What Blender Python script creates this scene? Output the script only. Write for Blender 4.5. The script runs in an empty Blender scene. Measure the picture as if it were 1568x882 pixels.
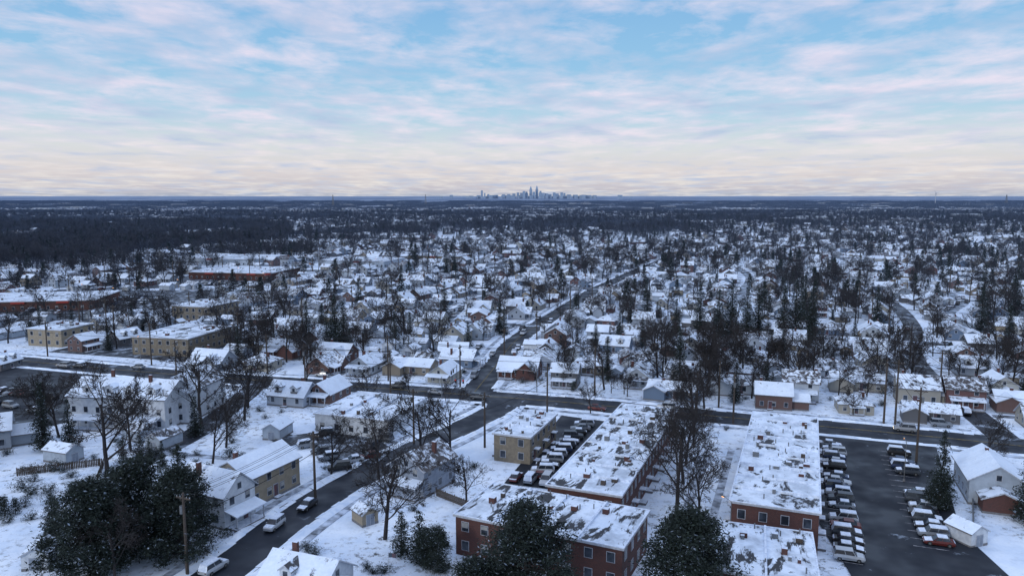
import bpy, math, random
from mathutils import Vector, Matrix, noise as mnoise
R=random.Random(11)
rad=math.radians
sc=bpy.context.scene
ROOT=sc.collection
# ---------------------------------------------------------------- materials
def nm(name):
    m=bpy.data.materials.new(name); m.use_nodes=True
    nt=m.node_tree; b=nt.nodes['Principled BSDF']
    return m,nt,b
def setin(nt,n,k,v):
    s=n.inputs[k]
    if isinstance(v,bpy.types.NodeSocket): nt.links.new(v,s)
    else: s.default_value=v
def math_(nt,op,a,b=0.0,c=None,clamp=False):
    n=nt.nodes.new('ShaderNodeMath'); n.operation=op; n.use_clamp=clamp
    setin(nt,n,0,a); setin(nt,n,1,b)
    if c is not None: setin(nt,n,2,c)
    return n.outputs[0]
def ramp(nt,fac,stops,interp='LINEAR'):
    n=nt.nodes.new('ShaderNodeValToRGB'); cr=n.color_ramp; cr.interpolation=interp
    while len(cr.elements)<len(stops): cr.elements.new(1.0)
    for e,(p,c) in zip(cr.elements,stops):
        e.position=p; e.color=(c[0],c[1],c[2],1) if not isinstance(c,(int,float)) else (c,c,c,1)
    setin(nt,n,0,fac); return n.outputs[0]
def noise(nt,vec,scale,detail=3,rough=.55,dist=0):
    n=nt.nodes.new('ShaderNodeTexNoise')
    nt.links.new(vec,n.inputs['Vector'])
    n.inputs['Scale'].default_value=scale; n.inputs['Detail'].default_value=detail
    n.inputs['Roughness'].default_value=rough; n.inputs['Distortion'].default_value=dist
    return n.outputs[0]
def mix(nt,f,a,b):
    n=nt.nodes.new('ShaderNodeMix'); n.data_type='RGBA'
    setin(nt,n,0,f)
    for i,v in ((6,a),(7,b)):
        if isinstance(v,(tuple,list)): v=(v[0],v[1],v[2],1)
        setin(nt,n,i,v)
    return n.outputs[2]
def bump(nt,b,h,strength=.3,dist=.1):
    n=nt.nodes.new('ShaderNodeBump'); n.inputs['Strength'].default_value=strength
    n.inputs['Distance'].default_value=dist; nt.links.new(h,n.inputs['Height']); nt.links.new(n.outputs[0],b.inputs['Normal'])
def ocoord(nt): return nt.nodes.new('ShaderNodeTexCoord').outputs['Object']
def wpos(nt): return nt.nodes.new('ShaderNodeNewGeometry').outputs['Position']
def rnd(nt): return nt.nodes.new('ShaderNodeObjectInfo').outputs['Random']
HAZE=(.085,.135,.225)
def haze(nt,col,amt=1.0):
    # aerial haze painted into the surface colour, growing with distance from the origin
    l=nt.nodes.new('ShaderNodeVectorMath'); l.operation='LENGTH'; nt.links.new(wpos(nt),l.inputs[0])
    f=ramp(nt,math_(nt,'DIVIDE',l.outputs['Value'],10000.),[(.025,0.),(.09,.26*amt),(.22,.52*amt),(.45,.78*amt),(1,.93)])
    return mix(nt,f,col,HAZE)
SNOW=(.82,.90,.99); SNOW2=(.60,.72,.88)
def simple(name,c1,c2=None,scale=2.0,rough=.8,metal=0,emit=None,world=False,hz=False):
    m,nt,b=nm(name); c2=c2 or tuple(x*.7 for x in c1)
    v=wpos(nt) if world else ocoord(nt)
    f=ramp(nt,noise(nt,v,scale,2),[(.35,0.),(.65,1.)])
    c=mix(nt,f,c1,c2)
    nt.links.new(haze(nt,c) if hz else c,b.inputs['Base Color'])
    b.inputs['Roughness'].default_value=rough; b.inputs['Metallic'].default_value=metal
    if emit: b.inputs['Emission Color'].default_value=(*emit[:3],1); b.inputs['Emission Strength'].default_value=emit[3]
    return m
def roofsnow(name,dark,lo,hi,scale=.5,rv=.12,stretch=(1,1,1),dirt=0.):
    m,nt,b=nm(name); v=ocoord(nt)
    mp=nt.nodes.new('ShaderNodeMapping'); nt.links.new(v,mp.inputs['Vector']); mp.inputs['Scale'].default_value=stretch
    r=rnd(nt); add=nt.nodes.new('ShaderNodeVectorMath'); add.operation='ADD'
    nt.links.new(mp.outputs[0],add.inputs[0])
    cx=nt.nodes.new('ShaderNodeCombineXYZ'); nt.links.new(math_(nt,'MULTIPLY',r,90.),cx.inputs[0]); nt.links.new(cx.outputs[0],add.inputs[1])
    n1=noise(nt,add.outputs[0],scale,5,.68,.4)
    n2=math_(nt,'ADD',n1,math_(nt,'MULTIPLY',math_(nt,'SUBTRACT',r,.5),rv))
    f=ramp(nt,n2,[(lo,0.),((lo+hi)/2,.55),(hi,1.)])
    s=mix(nt,noise(nt,v,2.,2),SNOW,SNOW2)
    if dirt:
        g=ramp(nt,noise(nt,v,.16,4,.7),[(.45,0.),(.62,dirt)]); s=mix(nt,g,s,(.36,.42,.50))
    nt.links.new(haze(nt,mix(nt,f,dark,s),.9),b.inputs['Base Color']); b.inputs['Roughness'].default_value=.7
    bump(nt,b,f,.4,.08)
    return m
M={}
M['roof']=roofsnow('snowy_shingle_roof',(.055,.055,.062),.335,.425,.5,.24,(1,1,1),.25)
M['roof_thin']=roofsnow('thin_snow_shingle_roof',(.055,.05,.052),.43,.58,.9,.2)
M['flat']=roofsnow('snowy_flat_roof',(.03,.034,.042),.39,.45,.30,.02,(1,.5,1),.75)
M['flat_patchy']=roofsnow('patchy_flat_roof',(.028,.031,.038),.43,.48,.32,.02,(1.2,.4,1),.8)
M['snow']=simple('snow',SNOW,SNOW2,.6,.75)
M['snow_far']=simple('open_snow_field',(.50,.57,.68),(.36,.42,.53),.01,.8)
M['snow_edge']=simple('snow_edge',(.76,.84,.95),(.52,.61,.75),2,.75)
M['trim']=simple('painted_trim',(.46,.49,.54),(.32,.35,.40),3,.6)
M['blind']=simple('window_blind',(.34,.34,.33),(.2,.21,.22),.7,.8)
M['white']=simple('white_siding',(.56,.60,.64),(.44,.48,.53),1.2,.6)
M['tan']=simple('tan_siding',(.30,.255,.185),(.24,.205,.15),1.2,.7)
M['yellow']=simple('yellow_brick',(.22,.19,.14),(.16,.138,.108),1.5,.85)
M['grey']=simple('grey_siding',(.24,.28,.34),(.18,.21,.26),1.2,.7)
M['pale']=simple('pale_siding',(.36,.42,.49),(.29,.34,.40),1.0,.7)
M['found']=simple('foundation',(.18,.18,.19),None,3)
M['bark']=simple('bark',(.033,.028,.029),(.017,.016,.017),6,.95,hz=True)
M['woods']=simple('woods_twigs',(.018,.023,.036),(.048,.052,.064),.03,.95,world=True,hz=True)
M['wood']=simple('weathered_wood',(.08,.062,.05),(.045,.038,.032),5,.9)
M['needle']=simple('needles',(.010,.021,.016),(.005,.011,.010),1.5,.9,hz=True)
M['needle2']=simple('needles_light',(.022,.036,.026),(.013,.022,.017),1.5,.9,hz=True)
M['nsnow']=simple('snow_on_needles',(.30,.36,.44),(.13,.17,.22),2,.9)
M['metal']=simple('galvanized_metal',(.22,.23,.24),(.15,.16,.17),6,.5,.6)
M['tire']=simple('tire',(.015,.015,.016),None,8,.9)
M['door']=simple('door_paint',(.14,.045,.04),(.05,.05,.07),.6,.5)
M['lamp']=simple('warm_lamp',(.9,.6,.3),None,2,.5,0,(1,.42,.12,8))
M['red_l']=simple('red_lamp',(.5,.02,.02),None,2,.4,0,(1,.05,.03,1.2))
M['headl']=simple('headlight',(.9,.9,.85),None,2,.3,0,(1,.85,.6,5))
M['redsign']=simple('red_store_sign',(.22,.03,.025),None,2,.6,0,(1,.08,.04,.06))
M['city']=simple('hazy_tower_facade',(.24,.33,.45),(.30,.39,.51),.02,.9)  # bluish distance haze is baked into the tower colours
M['yellowline']=simple('yellow_marking',(.34,.25,.06),(.1,.09,.06),1.5,.8,world=True)
M['whiteline']=simple('white_marking',(.5,.5,.52),(.12,.12,.14),1.5,.8,world=True)
def glass():
    m,nt,b=nm('window_glass'); b.inputs['Roughness'].default_value=.12
    f=ramp(nt,noise(nt,ocoord(nt),.8,1),[(.4,(.02,.026,.036)),(.7,(.06,.075,.1))]); nt.links.new(f,b.inputs['Base Color']); return m
M['glass']=glass()
def brick():
    m,nt,b=nm('red_brick'); s=nt.nodes.new('ShaderNodeSeparateXYZ'); v=ocoord(nt); nt.links.new(v,s.inputs[0])
    c=nt.nodes.new('ShaderNodeCombineXYZ'); nt.links.new(math_(nt,'ADD',s.outputs[0],s.outputs[1]),c.inputs[0]); nt.links.new(s.outputs[2],c.inputs[1])
    t=nt.nodes.new('ShaderNodeTexBrick'); t.inputs['Scale'].default_value=2.2
    for k,cc in(('Color1',(.13,.045,.034,1)),('Color2',(.08,.034,.029,1)),('Mortar',(.12,.105,.10,1))): t.inputs[k].default_value=cc
    t.inputs['Mortar Size'].default_value=.012
    nt.links.new(c.outputs[0],t.inputs['Vector'])
    f=mix(nt,math_(nt,'MULTIPLY',noise(nt,v,.5),.6),t.outputs[0],(.05,.03,.03)); nt.links.new(f,b.inputs['Base Color']); b.inputs['Roughness'].default_value=.9; return m
M['brick']=brick()
def mixed():
    m,nt,b=nm('mixed_siding'); cols=[(.42,.47,.52),(.25,.30,.36),(.33,.31,.26),(.12,.045,.036),(.46,.5,.54),(.12,.18,.27),(.22,.18,.125),(.36,.41,.48),(.12,.06,.045),(.28,.32,.37),(.09,.09,.095),(.40,.40,.36)]
    c=ramp(nt,rnd(nt),[(i/len(cols),x) for i,x in enumerate(cols)],'CONSTANT')
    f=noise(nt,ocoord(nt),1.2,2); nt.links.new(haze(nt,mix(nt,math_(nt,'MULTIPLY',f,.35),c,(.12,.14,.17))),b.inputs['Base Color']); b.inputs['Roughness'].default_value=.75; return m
M['mixed']=mixed()
def ground():
    m,nt,b=nm('snowy_ground'); p=wpos(nt)
    l=nt.nodes.new('ShaderNodeVectorMath'); l.operation='LENGTH'; nt.links.new(p,l.inputs[0]); d=l.outputs['Value']
    sn=mix(nt,ramp(nt,noise(nt,p,.12,5,.65),[(.35,0.),(.65,1.)]),SNOW,SNOW2)
    g=ramp(nt,noise(nt,p,.55,5,.78),[(.37,1.),(.48,0.)])
    big=ramp(nt,noise(nt,p,.035,3),[(.40,.10),(.60,1.)])
    near=mix(nt,math_(nt,'MULTIPLY',g,big),sn,(.08,.078,.07))
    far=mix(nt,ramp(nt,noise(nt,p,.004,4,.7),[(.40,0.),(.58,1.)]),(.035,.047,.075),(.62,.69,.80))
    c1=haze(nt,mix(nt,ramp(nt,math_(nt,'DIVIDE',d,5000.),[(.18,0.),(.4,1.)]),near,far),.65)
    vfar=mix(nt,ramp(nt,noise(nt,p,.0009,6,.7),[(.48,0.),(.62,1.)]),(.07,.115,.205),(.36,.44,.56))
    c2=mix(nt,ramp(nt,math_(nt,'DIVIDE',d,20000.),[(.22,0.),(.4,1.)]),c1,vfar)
    c3=mix(nt,ramp(nt,math_(nt,'DIVIDE',d,60000.),[(.12,0.),(.6,.9)]),c2,(.20,.27,.39))  # farthest ground tones carry distance haze as painted colour
    nt.links.new(c3,b.inputs['Base Color']); b.inputs['Roughness'].default_value=.85; b.inputs['Specular IOR Level'].default_value=.1
    bump(nt,b,noise(nt,p,.7,4,.6),.4,.3); return m
M['ground']=ground()
def asphalt(name,snowamt,base=(.028,.031,.037)):
    m,nt,b=nm(name); p=wpos(nt)
    a=mix(nt,noise(nt,p,.35,4,.65),tuple(x*.6 for x in base),tuple(x*1.6 for x in base))
    f=ramp(nt,noise(nt,p,.22,5,.7,.3),[(.62-snowamt,0.),(.78-snowamt,1.)])
    nt.links.new(haze(nt,mix(nt,math_(nt,'MULTIPLY',f,.8),a,SNOW2)),b.inputs['Base Color'])
    nt.links.new(ramp(nt,noise(nt,p,.15,2),[(.35,.35),(.65,.8)]),b.inputs['Roughness']); b.inputs['Specular IOR Level'].default_value=.3
    return m
M['road']=asphalt('wet_asphalt',0.0,(.015,.020,.030)); M['road2']=asphalt('slushy_asphalt',.08,(.026,.031,.041)); M['road3']=asphalt('snowy_asphalt',.17,(.04,.047,.06)); M['lot']=asphalt('lot_asphalt',-.01,(.012,.016,.024)); M['slush']=asphalt('slushy_lot',.11,(.03,.036,.046))
M['walk']=simple('snowy_concrete',(.56,.65,.78),(.14,.165,.2),.45,.85,world=True)
M['drive']=simple('driveway',(.04,.044,.054),(.3,.35,.42),.35,.85,world=True)
def paint(n,c,rough=.28):
    m,nt,b=nm('car_paint_'+n); f=noise(nt,ocoord(nt),2.5,2); nt.links.new(mix(nt,math_(nt,'MULTIPLY',f,.4),c,tuple(x*.6+.04 for x in c)),b.inputs['Base Color'])
    b.inputs['Roughness'].default_value=rough; b.inputs['Metallic'].default_value=.2; return m
PAINTS=[paint('white',(.48,.52,.57)),paint('silver',(.22,.25,.29)),paint('black',(.014,.014,.018)),paint('blue',(.02,.04,.10)),paint('red',(.11,.015,.014)),paint('grey',(.05,.062,.08))]
# ---------------------------------------------------------------- mesh builder
class MB:
    def __init__(s): s.parts={}; s.M=Matrix.Identity(4)
    def add(s,part,verts,faces,mats):
        V,F,K=s.parts.setdefault(part,([],[],[])); o=len(V)
        M_=s.M
        V.extend([tuple(M_@Vector(v)) for v in verts])
        for i,f in enumerate(faces):
            F.append([o+j for j in f]); K.append(mats if isinstance(mats,str) else mats[i])
    def box(s,part,mat,x0,x1,y0,y1,z0,z1,top=None):
        v=[(x0,y0,z0),(x1,y0,z0),(x1,y1,z0),(x0,y1,z0),(x0,y0,z1),(x1,y0,z1),(x1,y1,z1),(x0,y1,z1)]
        f=[(0,3,2,1),(4,5,6,7),(0,1,5,4),(1,2,6,5),(2,3,7,6),(3,0,4,7)]
        s.add(part,v,f,[mat,top or mat,mat,mat,mat,mat])
    def tube(s,part,mat,p,q,r0,r1,n=6):
        p=Vector(p);q=Vector(q);d=(q-p)
        if d.length<1e-6: return
        d.normalize(); a=d.orthogonal().normalized(); b=d.cross(a)
        v=[];f=[]
        for c,r in((p,r0),(q,r1)):
            for i in range(n):
                t=6.28318*i/n; v.append(c+a*(math.cos(t)*r)+b*(math.sin(t)*r))
        for i in range(n): f.append((i,(i+1)%n,n+(i+1)%n,n+i))
        f.append(tuple(range(n-1,-1,-1))); f.append(tuple(range(n,2*n)))
        s.add(part,v,f,mat)
    def mesh(s,name,parts=None):
        V=[];F=[];K=[]
        for p,(v,f,k) in s.parts.items():
            if parts and p not in parts: continue
            o=len(V); V+=v; F+=[[o+j for j in x] for x in f]; K+=k
        me=bpy.data.meshes.new(name); me.from_pydata(V,[],F)
        ks=sorted(set(K)); ix={}
        for i,k in enumerate(ks): me.materials.append(M[k] if k in M else bpy.data.materials[k]); ix[k]=i
        me.polygons.foreach_set('material_index',[ix[k] for k in K]); me.update(); return me
    def joined(s,name,loc=(0,0,0),rot=0): return place(name,s.mesh(name),loc,rot)
    def split(s,name,loc,rot):
        e=bpy.data.objects.new(name,None); e.location=loc; e.rotation_euler=(0,0,rot); ROOT.objects.link(e)
        for p in s.parts:
            o=bpy.data.objects.new(p,s.mesh(p,[p])); o.parent=e; ROOT.objects.link(o)
        return e
def place(name,me,loc=(0,0,0),rot=0,scale=1,coll=None):
    o=bpy.data.objects.new(name,me); o.location=loc; o.rotation_euler=(0,0,rot)
    o.scale=(scale,)*3 if isinstance(scale,(int,float)) else scale
    (coll or ROOT).objects.link(o); return o
# ---------------------------------------------------------------- buildings
WR=random.Random(77)
def windows(mb,w,d,z,h=1.3,ww=.95,step=3.0,sides='xXyY'):
    for s in sides:
        L=w if s in 'yY' else d
        n=max(1,int((L-1.0)/step))
        for i in range(n):
            u=-L/2+L*(i+.5)/n
            items=[('window_frames','trim',.09,.05,0,1),('windows','glass',0,.08,0,1)]
            if WR.random()<.5: items.append(('window_blinds','blind',-.04,.095,WR.choice([.35,.55,.7]),1))
            for part,mat,ex,t,fa,fb in items:
                a=ww/2+ex
                z0,z1=z+h*fa-ex,z+h*fb+ex
                if s=='y': mb.box(part,mat,u-a,u+a,-d/2-t,-d/2+.02,z0,z1)
                if s=='Y': mb.box(part,mat,u-a,u+a,d/2-.02,d/2+t,z0,z1)
                if s=='x': mb.box(part,mat,-w/2-t,-w/2+.02,u-a,u+a,z0,z1)
                if s=='X': mb.box(part,mat,w/2-.02,w/2+t,u-a,u+a,z0,z1)
def gable(mb,w,d,eave,rise,wall='mixed',roof='roof',ov=.45,floors=1,wins=True,tag=''):
    hw,hd=w/2,d/2
    v=[(-hw,-hd,0),(hw,-hd,0),(hw,hd,0),(-hw,hd,0),(-hw,-hd,eave),(hw,-hd,eave),(hw,hd,eave),(-hw,hd,eave),(-hw,0,eave+rise),(hw,0,eave+rise)]
    mb.add('walls'+tag,v,[(0,1,5,4),(2,3,7,6),(1,2,6,9,5),(3,0,4,8,7)],wall)
    mb.box('foundation'+tag,'found',-hw-.04,hw+.04,-hd-.04,hd+.04,-.1,.4)
    k=rise/hd; t=.22; X=hw+ov; Y=hd+ov; ze=eave-k*ov+.03; zr=eave+rise+.03
    v=[]
    for x in(-X,X): v+=[(x,-Y,ze+t),(x,0,zr+t),(x,Y,ze+t),(x,Y,ze),(x,0,zr),(x,-Y,ze)]
    f=[(0,6,7,1),(1,7,8,2),(5,4,10,11),(4,3,9,10),(0,5,11,6),(2,8,9,3),(0,1,4,5),(1,2,3,4),(6,11,10,7),(7,10,9,8)]
    mb.add('roof'+tag,v,f,[roof,roof,'trim','trim','found','found','trim','trim','trim','trim'])
    if wins:
        for fl in range(floors): windows(mb,w,d,1.1+fl*2.8)
        if rise>1.8:
            for s in(-1,1):
                x=s*hw; mb.box('windows'+tag,'glass',min(x,x+s*.07),max(x,x+s*.07),-.4,.4,eave+.3,eave+1.3)
                mb.box('window_frames'+tag,'trim',min(x,x+s*.04),max(x,x+s*.04),-.52,.52,eave+.18,eave+1.42)
def hip(mb,w,d,eave,rise,wall='mixed',roof='roof',ov=.45,floors=1):
    hw,hd=w/2,d/2
    mb.box('walls',wall,-hw,hw,-hd,hd,0,eave)
    X=hw+ov;Y=hd+ov;r=max(.3,hw-hd)
    v=[(-X,-Y,eave),(X,-Y,eave),(X,Y,eave),(-X,Y,eave),(-X,-Y,eave+.2),(X,-Y,eave+.2),(X,Y,eave+.2),(-X,Y,eave+.2),(-r,0,eave+rise),(r,0,eave+rise)]
    mb.add('roof',v,[(0,3,2,1),(0,1,5,4),(1,2,6,5),(2,3,7,6),(3,0,4,7),(4,5,9,8),(6,7,8,9),(5,6,9),(7,4,8)],['trim']+['found']*4+[roof]*4)
    for fl in range(floors): windows(mb,w,d,1.1+fl*2.8)
def chimney(mb,x,y,z0,z1,s=.38):
    mb.box('chimney','brick',x-s,x+s,y-s*.7,y+s*.7,z0,z1,'snow_edge')
def door(mb,w,d,u=.6):
    y=-d/2; mb.box('door','door',u-.5,u+.5,y-.07,y,.4,2.5); mb.box('door_frame','trim',u-.62,u+.62,y-.04,y+.02,.3,2.62); mb.box('steps','found',u-.8,u+.8,y-1.1,y-.08,0,.35,'snow_edge')
def porch(mb,w,d,u0,u1,dep=2.2,z=2.7,roof='roof'):
    y=-d/2
    mb.box('porch_floor','found',u0,u1,y-dep,y-.05,0,.4,'snow_edge')
    v=[(u0-.3,y-dep-.3,z-.1),(u1+.3,y-dep-.3,z-.1),(u1+.3,y+.02,z+.5),(u0-.3,y+.02,z+.5)]
    v+=[(a,b,c+.2) for a,b,c in v]
    mb.add('porch_roof',v,[(0,3,2,1),(4,5,6,7),(0,1,5,4),(1,2,6,5),(2,3,7,6),(3,0,4,7)],['trim',roof,'snow_edge','trim','trim','trim'])
    n=max(2,int((u1-u0)/2.2)+1)
    for i in range(n):
        x=u0+.15+(u1-u0-.3)*i/(n-1); mb.box('porch_posts','trim',x-.09,x+.09,y-dep+.05,y-dep+.23,.4,z-.08)
def dormer(mb,x,yc,z,w=1.8):
    old=mb.M.copy(); mb.M=old@Matrix.Translation((x,yc,z))@Matrix.Rotation(rad(90),4,'Z')
    gable(mb,2.6,w,1.3,.7,'white','roof',.2,wins=False,tag='_dormer')
    mb.box('windows_dormer','glass',-1.36,-1.29,-.35,.35,.45,1.25)
    mb.M=old
def sub(mb,x,y,z=0,rot=0):
    old=mb.M.copy(); mb.M=old@Matrix.Translation((x,y,z))@Matrix.Rotation(rot,4,'Z'); return old
def house_variant(i,q):
    mb=MB(); roof='roof' if q.random()<.65 else 'roof_thin'
    k=i%8
    if k==0:
        gable(mb,11,8,2.9,3.0,'mixed',roof); chimney(mb,2.5,.8,4,6.9); door(mb,11,8,0); dormer(mb,-2.4,-2.2,3.7); dormer(mb,2.4,-2.2,3.7)
    elif k==1:
        gable(mb,14,7.5,2.8,1.8,'mixed',roof); chimney(mb,-3,0,3.8,5.4); door(mb,14,7.5,1.); o=sub(mb,-4.5,-3,0,rad(90)); gable(mb,7,6,2.8,1.5,'mixed',roof,wins=False,tag='_wing'); mb.M=o
    elif k==2:
        gable(mb,9,8,5.2,2.4,'mixed',roof,floors=2); chimney(mb,3.9,1,5,8.2); door(mb,9,8,0); porch(mb,9,8,-3.8,3.8)
    elif k==3:
        o=sub(mb,0,0,0,rad(90)); gable(mb,11,7.5,3.0,2.6,'mixed',roof,wins=True); mb.M=o
        porch(mb,7.5,11,-3.5,3.5); chimney(mb,-2.2,2,3.6,6.2)
    elif k==4:
        hip(mb,10,9,2.9,2.6,'mixed',roof); chimney(mb,2.5,0,4,6.2); door(mb,10,9,0); porch(mb,10,9,-2,2,1.8)
    elif k==5:
        gable(mb,10,8,4.4,2.8,'mixed',roof,floors=1); o=sub(mb,7.2,.5); gable(mb,5,6,2.6,1.5,'mixed',roof,wins=False,tag='_garage'); mb.M=o
        chimney(mb,-3.5,1.2,6,8.2); door(mb,10,8,-1.)
    elif k==6:
        gable(mb,12,8.5,3,3.2,'mixed',roof); o=sub(mb,3,-3.4,0,rad(90)); gable(mb,5,5,3,2.2,'mixed',roof,wins=False,tag='_wing'); mb.M=o
        chimney(mb,-2,.6,4.8,7.4); porch(mb,12,8.5,-5.4,-1)
    else:
        gable(mb,12,7.5,2.8,2.2,'mixed','roof_thin'); o=sub(mb,0,5.5); gable(mb,6,5,2.6,1.2,'mixed',roof,wins=False,tag='_rear'); mb.M=o; door(mb,12,7.5,-2)
    return mb.mesh('suburban_house')
HV=[house_variant(i,R) for i in range(16)]
def shed_mesh(w=3.6,d=4.6,h=2.3,rise=1.0,wall='white'):
    mb=MB(); o=sub(mb,0,0,0,rad(90)); gable(mb,d,w,h,rise,wall,'roof',.25,wins=False); mb.M=o
    mb.box('doors','trim',-.8,.8,-d/2-.05,-d/2,0,2.0); mb.box('door_panels','grey',-.68,-.05,-d/2-.08,-d/2,.05,1.9); mb.box('door_panels','grey',.05,.68,-d/2-.08,-d/2,.05,1.9)
    return mb.mesh('garden_shed')
SHED=[shed_mesh(),shed_mesh(4.2,6.5,2.5,1.2,'pale'),shed_mesh(3,3.6,2.1,.9,'tan')]
def flat(name,cx,cy,w,d,h,rot,wall='brick',roof='flat',floors=2,units=0,axis='y',step=3.0,vents=6,ww=1.1,sign=False):
    mb=MB(); q=random.Random(int(abs(cx*7+cy)))
    mb.box('walls',wall,-w/2,w/2,-d/2,d/2,-.1,h-.32)
    mb.box('roof_fascia','trim',-w/2-.35,w/2+.35,-d/2-.35,d/2+.35,h-.32,h,roof)
    e=.22; a,b=w/2+.35,d/2+.35; p=h+.12
    for x0,x1,y0,y1 in((-a,a,-b,-b+e),(-a,a,b-e,b),(-a,-a+e,-b+e,b-e),(a-e,a,-b+e,b-e)):
        mb.box('parapet','snow_edge',x0,x1,y0,y1,h+.003,p)
    if sign:
        for sx in sign: mb.box('sign_band','redsign',sx-3,sx+3,-d/2-.75,-d/2-.37,h-1.2,h-.3)
    if units and axis=='x':
        for i in range(1,units):
            x=-w/2+w*i/units; mb.box('party_wall_caps','snow_edge',x-.15,x+.15,-d/2-.1,d/2+.1,h+.004,h+.35)
    if units and axis=='y':
        for i in range(1,units):
            y=-d/2+d*i/units
            mb.box('party_wall_caps','snow_edge',-w/2-.1,w/2+.1,y-.16,y+.16,h+.004,h+.3+.12*(i%2))
            mb.box('party_wall_shingles','found',-w/2,w/2,y+.165,y+.45,h+.005,h+.16)
        for i in range(units):
            y=-d/2+d*(i+.5)/units
            for s in(-1,1):
                x=s*w/2; mb.box('stoops','found',min(x,x+s*1.3),max(x,x+s*1.3),y-.9,y+.9,0,.4,'snow_edge')
                mb.box('door_canopies','trim',min(x,x+s*1.2),max(x,x+s*1.2),y-.8,y+.8,2.7,2.85,'snow_edge')
                mb.box('doors','door',min(x,x+s*.06),max(x,x+s*.06),y-.5,y+.5,.4,2.45)
    fh=(h-.4)/floors
    for fl in range(floors): windows(mb,w,d,fl*fh+1.0,1.4,ww,step)
    for i in range(vents):
        x=q.uniform(-w*.38,w*.38); y=q.uniform(-d*.45,d*.45); s=q.uniform(.2,.55)
        mb.box('roof_vents',q.choice(['metal','brick','wood']),x-s,x+s,y-s,y+s,h+.004,h+q.uniform(.4,1.0),'snow_edge')
    for i in range(vents):
        x=q.uniform(-w*.4,w*.4); y=q.uniform(-d*.46,d*.46); mb.tube('vent_pipes','metal',(x,y,h),(x,y,h+.8),.1,.1,6)
    return mb.split(name,(cx,cy,0),rot)
# ---------------------------------------------------------------- spatial registry
SEG=[]; OCC={}; SG={}
def occ_add(x,y,r):
    OCC.setdefault((int(x//30),int(y//30)),[]).append((x,y,r))
def occ_hit(x,y,r):
    i,j=int(x//30),int(y//30)
    for a in(-1,0,1):
        for b in(-1,0,1):
            for ox,oy,rr in OCC.get((i+a,j+b),()):
                if (ox-x)**2+(oy-y)**2<(r+rr)**2: return True
    return False
def seg_add(s):
    SEG.append(s); n=max(1,int(math.hypot(s[2]-s[0],s[3]-s[1])/20)); seen=set()
    for i in range(n+1):
        x=s[0]+(s[2]-s[0])*i/n; y=s[1]+(s[3]-s[1])*i/n
        for a in(-1,0,1):
            for b in(-1,0,1):
                k=(int(x//30)+a,int(y//30)+b)
                if k not in seen: seen.add(k); SG.setdefault(k,[]).append(s)
def segd(x,y,s):
    ax,ay,bx,by,h=s; dx,dy=bx-ax,by-ay; t=((x-ax)*dx+(y-ay)*dy)/(dx*dx+dy*dy); t=max(0,min(1,t))
    return math.hypot(x-ax-dx*t,y-ay-dy*t)-h
def road_hit(x,y,m):
    for s in SG.get((int(x//30),int(y//30)),()):
        if segd(x,y,s)<m: return True
    return False
# ---------------------------------------------------------------- roads
TH=rad(17.6); E1=Vector((math.cos(TH),-math.sin(TH))); E2=Vector((math.sin(TH),math.cos(TH))); O=Vector((-8,203))
def ab(a,b): p=O+E1*a+E2*b; return (p.x,p.y)
def smooth(pl,n=6):
    if len(pl)<3: return [Vector(p) for p in pl]
    P=[Vector(p) for p in pl]; P=[P[0]*2-P[1]]+P+[P[-1]*2-P[-2]]; out=[]
    for i in range(1,len(P)-2):
        a,b,c,d=P[i-1:i+3]
        for k in range(n):
            t=k/n; out.append(.5*((2*b)+(c-a)*t+(2*a-5*b+4*c-d)*t*t+(3*b-a-3*c+d)*t**3))
    out.append(P[-2]); return out
def strip(name,pl,off0,off1,z,mat):
    v=[];f=[];n=len(pl)
    for i,p in enumerate(pl):
        t=(pl[min(i+1,n-1)]-pl[max(i-1,0)]).normalized(); nrm=Vector((t.y,-t.x))
        for o in(off0,off1): q=p+nrm*o; v.append((q.x,q.y,z))
    for i in range(n-1): f.append((2*i,2*i+1,2*i+3,2*i+2))
    mb=MB(); mb.add('s',v,f,mat); return mb.joined(name)
ZL=[.008]
ROADS=[]
def road(name,pts,half,mat='road',walk=False):
    ZL[0]+=.005
    pl=smooth(pts); strip(name,pl,-half,half,ZL[0],mat)
    segs=[]
    for a,b in zip(pl[:-1],pl[1:]):
        s=(a.x,a.y,b.x,b.y,half); seg_add(s); segs.append(s)
    ROADS.append((pl,half,walk,segs)); return pl
rB=road('main_road',[(-420,330),(-174,250),(-109,229),(-75,220),(-42,212),(-8,202.5),(13,196.5),(46,185),(73,175.5),(94,168),(113,160.5),(180,132),(300,80)],6.2,walk=True)
rS1=road('side_street',[(-58,55),(-50,82),(-43,104),(-38.2,121.7),(-32.5,137),(-23,156),(-13,172.6),(-4,189),(-1,200)],4.6,walk=True)
rS2=road('residential_street',[(-11,204),(-6,235),(2,285),(20,346),(48,436),(72,500),(108,590),(150,690)],4.8,walk=True)
rS0=road('residential_street',[(-75,220),(-74,195),(-74,170),(-78,150)],3.3,'road2')
for k in list(range(-9,0))+list(range(1,15)):
    a=k*58+(10 if k==2 else 0)
    b0=0 if k==2 else R.choice([40,70,100]); b1=R.choice([300,420,520]) if k!=2 else 330
    wob=[(0,0),(.25,12*math.sin(k*1.7)),(.5,-16*math.cos(k*2)),(.75,14*math.sin(k)),(1,10*math.sin(k*3))]
    if k<0: b0=110
    road('residential_street',[ab(a+w,b0+(b1-b0)*t) for t,w in wob],3.4 if k==2 else 2.7,'road2' if k==2 else 'road3')
for j,b in enumerate((118,250,385,520,680)):
    road('cross_street',[ab(-560,b+8*math.sin(j)),ab(-250,b+12),ab(0,b-6),ab(300,b+12),ab(840,b+10*math.cos(j))],2.9,'road3')
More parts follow.
